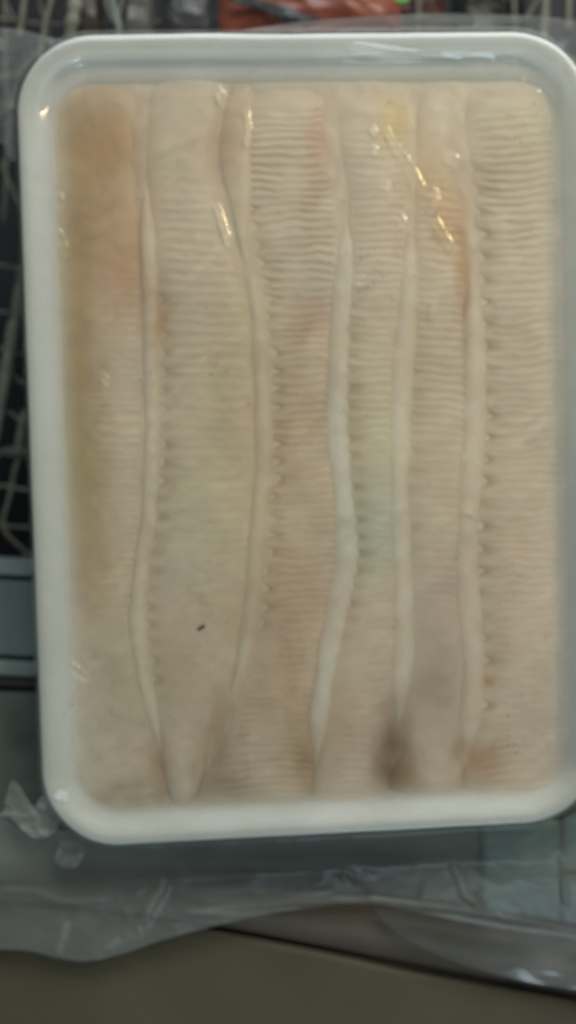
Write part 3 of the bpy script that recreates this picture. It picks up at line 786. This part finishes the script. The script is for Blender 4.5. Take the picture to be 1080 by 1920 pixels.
def masked_sheet(name, x0, x1, y0, y1, step, fz, poly, mat, hazef=None, parent=None):
    xs = np.arange(x0, x1 + step, step); ys = np.arange(y0, y1 + step, step)
    X, Y = np.meshgrid(xs, ys)
    ins = inside_poly(X, Y, poly)
    closed = list(poly) + [poly[0]]
    # faces with at least one corner inside; outside corners slide onto the outline
    q = ins[:-1, :-1] | ins[1:, :-1] | ins[:-1, 1:] | ins[1:, 1:]
    need = np.zeros_like(ins); need[:-1, :-1] |= q; need[1:, :-1] |= q; need[:-1, 1:] |= q; need[1:, 1:] |= q
    mv = need & ~ins
    mx = X[mv]; my = Y[mv]; best = np.full(mx.shape, 1e9); bx = mx.copy(); by = my.copy()
    for i in range(len(closed) - 1):
        ax, ay = closed[i]; cx, cy = closed[i + 1]; dx, dy = cx - ax, cy - ay; L = dx * dx + dy * dy + 1e-9
        t = np.clip(((mx - ax) * dx + (my - ay) * dy) / L, 0, 1); qx = ax + t * dx; qy = ay + t * dy
        d = np.hypot(mx - qx, my - qy); m = d < best
        best = np.where(m, d, best); bx = np.where(m, qx, bx); by = np.where(m, qy, by)
    X = X.copy(); Y = Y.copy(); X[mv] = bx; Y[mv] = by
    Z, hz = fz(X, Y)
    idx = np.full(X.shape, -1); idx[need] = np.arange(need.sum())
    F = np.stack([idx[:-1, :-1][q], idx[1:, :-1][q], idx[1:, 1:][q], idx[:-1, 1:][q]], -1)
    k = S * (H - Z) / H
    V = np.stack([(X - 540) * k, (960 - Y) * k, Z], -1)[need]
    return to_mesh(name, V, F, mat, parent, attr={'haze': hz[need]})

def smooth_poly(p, k=5):
    P = resample([(*q, 0) for q in list(p) + [p[0]]], k)
    return [(float(a[0]), float(a[1])) for a in P[:-1]]

bag = empty('plastic_bag', W(540, 800, -0.03)); bpy.context.view_layer.update()
# 1. film stretched over the tray, down its sides
ro2 = ring_pts(-2.5); wx, wy = tray_map(ro2[:, 0] / HW, ro2[:, 1] / HH)
wrap_poly = [(float(a), float(b)) for a, b in zip(wx, wy)]
def wrap_fz(X, Y):
    z, D = film_z(X, Y)
    side = smooth(2.5, -2.5, -0 + D) * 0
    z = z - 0.006 * np.power(np.clip((7 - D) / 9.5, 0, 1), 2)
    hz = 0.02 + 0.05 * np.clip(ridged(X / 60, Y / 80, 3) - .55, 0, 1) + 0.16 * np.exp(-((D - 66) / 26) ** 2)
    hz = hz + 0.22 * np.exp(-(((X - 95) / 50) ** 2 + ((Y - 1500) / 34) ** 2))
    # faint milky folds where the film is double
    for ln, w, h in CREASES[:14]:
        d, tt = polydist(X, Y, ln); hz = hz + 0.02 * np.exp(-(d / (w * 1.2)) ** 2)
    return z, hz
under(masked_sheet('tray_wrap', 0, 1130, 30, 1620, 2.2, wrap_fz, wrap_poly, m_wrap), bag)

# 2. loose bag plastic round the tray
def crease_field(X, Y, lines):
    z = np.zeros_like(X); hz = np.zeros_like(X)
    for ln, w, h, q in lines:
        d, tt = polydist(X, Y, ln)
        g = np.exp(-(d / (1.25 * w)) ** 2) * smooth(0, .12, tt) * (1 - smooth(.88, 1, tt) * 0.7)
        z = z + 0.55 * h * g; hz = hz + 0.7 * q * g
    return z, hz
def loose(name, poly, z0f, haze, lines, seed, step=4.0, cr=0.0022, sc=110, blobs=()):
    p = smooth_poly(poly)
    xs = [a for a, b in p]; ys = [b for a, b in p]
    def fz(X, Y):
        z = z0f(X, Y) + cr * (ridged(X / sc + seed, Y / (sc * .7) + seed, seed) - .45) + 0.00025 * (fbm(X / 30, Y / 30, seed) - .5)
        a, b = crease_field(X, Y, lines)
        hz = haze + 0.10 * (fbm(X / 70 + seed, Y / 50, seed + 1) - .5) + 0.10 * np.clip(ridged(X / 90, Y / 45 + seed, seed + 2) - .5, 0, 1) + b
        for x, y, rx, ry, q in blobs: hz = hz + q * np.exp(-((X - x) / rx) ** 2 - ((Y - y) / ry) ** 2)
        return z + a, np.clip(hz, 0.02, 0.9)
    return under(masked_sheet(name, min(xs) - 4, max(xs) + 4, min(ys) - 4, max(ys) + 4, step, fz, p, m_bag), bag)

def fall(X, Y, z1=-0.014, run=60):      # from the rim down to the bench, outside the outline
    D = -rim_dist(X, Y)
    return -0.0052 + (z1 + 0.0052) * smooth(0, run, D)
# top right gusset
loose('loose_fold', [(395, 62), (440, 58), (520, 46), (620, 35), (720, 29), (800, 24), (900, 26), (1000, 29), (1080, 40), (1180, 70), (1190, 240), (1112, 230), (1090, 140), (1030, 80), (960, 62), (700, 62), (500, 62)],
      lambda X, Y: fall(X, Y, -0.020, 70), 0.17, [([(885, 42), (925, 40)], 5, .0010, .25), ([(470, 52), (640, 40), (800, 29), (1000, 34)], 3, .0006, .05), ([(1050, 74), (1066, 84)], 5, .0008, .2), ([(960, 34), (975, 40)], 4, .0006, .12)], 1, 3.5, 0.0012)
# top left gusset
loose('loose_fold', [(-80, 50), (0, 52), (40, 56), (80, 66), (128, 78), (128, 82), (86, 100), (58, 130), (40, 170), (30, 220), (29, 300), (14, 290), (0, 268), (-80, 250)],
      lambda X, Y: fall(X, Y, -0.018, 60), 0.26, [([(-30, 152), (0, 148), (26, 142), (52, 122), (84, 98)], 7, .0016, .22), ([(-20, 236), (6, 212), (22, 190), (40, 160)], 7, .0015, .22),
                                             ([(26, 84), (14, 110), (0, 130)], 6, .0010, .10), ([(86, 72), (94, 80), (98, 92)], 8, .0012, .16)], 2, 3.0, 0.0016, 70,
      blobs=[(10, 240, 26, 34, .12)])
# bluish star of bunched film at the lower left corner
loose('bunched_fold', [(-80, 1548), (0, 1526), (10, 1500), (18, 1470), (24, 1462), (38, 1474), (48, 1492), (64, 1512), (76, 1494), (98, 1484), (124, 1488), (132, 1510), (118, 1532), (108, 1552), (92, 1568), (66, 1572), (44, 1558), (26, 1540), (0, 1532), (-80, 1560)],
      lambda X, Y: -0.004 - 0.006 * smooth(110, -20, X), 0.24, [([(26, 1470), (38, 1490), (62, 1530)], 9, .0008, .12), ([(-10, 1527), (30, 1530), (70, 1530)], 5, .0012, .15), ([(70, 1520), (90, 1500), (120, 1488)], 7, .0016, .34), ([(34, 1550), (60, 1566), (90, 1566)], 6, .0012, .20)], 3, 2.5, 0.0012, 40,
      blobs=[(50, 1540, 40, 26, .22), (105, 1492, 24, 16, .34)])
loose('bunched_fold', [(100, 1562), (112, 1552), (126, 1558), (140, 1575), (156, 1580), (158, 1602), (146, 1624), (128, 1628), (108, 1620), (104, 1600), (112, 1582)],
      lambda X, Y: -0.009 + 0 * X, 0.13, [([(112, 1560), (126, 1584)], 8, .0016, .28), ([(152, 1584), (144, 1610)], 7, .0012, .15), ([(112, 1612), (140, 1616)], 9, .001, .14)], 0, 2.5, 0.001, 30)
# long loose sheet below the tray
low_poly = [(-120, 1545), (-40, 1532), (0, 1532), (40, 1552), (90, 1556), (130, 1560), (200, 1576), (330, 1580), (520, 1572), (760, 1560), (960, 1546), (1060, 1534), (1200, 1470), (1220, 1800), (1140, 1780),
            (1080, 1762), (960, 1745), (840, 1722), (740, 1702), (660, 1694), (560, 1704), (470, 1720), (380, 1742), (300, 1764), (230, 1788), (165, 1802), (110, 1796), (60, 1784), (0, 1780), (-120, 1778)]
def low_z(X, Y):
    D = -rim_dist(X, Y)
    return -0.0062 + (-0.0150 + 0.0062) * smooth(0, 70, D) - 0.002 * smooth(1640, 1780, Y)
loose('loose_sheet', low_poly, low_z, 0.21, [
    ([(310, 1650), (296, 1676), (280, 1702), (268, 1738)], 8, .0020, .16), ([(268, 1738), (220, 1752), (160, 1800)], 10, .0012, .04), ([(-20, 1672), (60, 1672), (110, 1690), (150, 1692), (200, 1686)], 6, .0014, .07),
    ([(330, 1722), (430, 1704), (560, 1690), (700, 1688), (860, 1706), (1090, 1746)], 5, .0016, .10), ([(330, 1708), (420, 1716), (560, 1712)], 4, .0010, .06), ([(355, 1690), (470, 1688), (620, 1670)], 4, .0010, .05),
    ([(845, 1618), (858, 1640), (866, 1660), (872, 1680), (905, 1700)], 6, .0018, .16), ([(930, 1712), (950, 1726)], 4, .001, .1), ([(965, 1606), (1030, 1600), (1066, 1618)], 7, .0010, .10), ([(1050, 1560), (1060, 1700)], 5, .001, .08),
    ([(640, 1640), (650, 1650)], 4, .001, .1), ([(700, 1592), (780, 1600), (850, 1585)], 5, .0010, .05), ([(120, 1720), (110, 1760), (100, 1790)], 9, .001, .05), ([(560, 1612), (640, 1622), (700, 1640)], 5, .0009, .04)],
      0, 3.5, 0.0009, 210, blobs=[(40, 1600, 90, 60, .06), (120, 1740, 190, 45, .07), (400, 1720, 150, 26, .04), (1020, 1610, 60, 24, .08), (620, 1606, 260, 24, -.20), (620, 1636, 200, 34, -.10), (640, 1740, 200, 40, -.12), (1040, 1800, 60, 30, .02), (870, 1668, 14, 20, .10)])  # haze thinned just below the tray edge, standing in for its shadow
m_glossbag = film_mat('shiny_bag_film', 0.0, 0.13, (0.50, 0.54, 0.54))
def shiny():
    p = smooth_poly([(700, 1702), (860, 1718), (1080, 1752), (1200, 1775), (1200, 1890), (1080, 1856), (1000, 1843), (920, 1824), (830, 1795), (740, 1745)])
    def fz(X, Y):
        z = -0.0172 + 0.00010 * (ridged(X / 160, Y / 90, 1) - .4) + 0.0014 * np.exp(-((X - 1040) / 52) ** 2 - ((Y - (1822 + (X - 1040) * 0.18)) / 22) ** 2)
        return z, np.clip(0.06 + 0.22 * smooth(820, 1060, X) * (0.5 + fbm(X / 60, Y / 25, 2)), 0.02, 0.6)
    return under(masked_sheet('loose_fold', 690, 1210, 1690, 1900, 3.0, fz, p, m_glossbag), bag)
shiny()
tag(bag, 'thin clear plastic bag stretched over the tray and crumpled loose around it', 'plastic bag')

# frost crystals on the food: too small to count
Vs = []; Fs = []
for _ in range(420):
    x = random.uniform(110, 1050); y = random.uniform(170, 1500)
    if random.random() < 0.6:
        cx, cy = random.choice([(150, 1350), (1000, 230), (200, 730), (960, 1400), (700, 500), (820, 450), (830, 1330), (150, 1250)])
        x = random.gauss(cx, 45); y = random.gauss(cy, 60)
    if not (110 < x < 1045 and 170 < y < 1500): continue
    c = Vector(W(x, y, ZF + 0.0012)); r = random.uniform(0.00012, 0.00042)
    b = len(Vs)
    for d in ((1, 0, 0), (0, 1, 0), (-1, 0, 0), (0, -1, 0), (0, 0, 1), (0, 0, -1)):
        Vs.append(tuple(c + Vector(d) * r * random.uniform(0.6, 1.3)))
    for q in ((0, 1, 4), (1, 2, 4), (2, 3, 4), (3, 0, 4), (1, 0, 5), (2, 1, 5), (3, 2, 5), (0, 3, 5)): Fs.append(tuple(b + v for v in q))
fr = to_mesh('frost', Vs, Fs, m_ice, smooth_shade=False)
tag(fr, 'white frost specks scattered over the frozen strips', 'frost', kind='stuff')
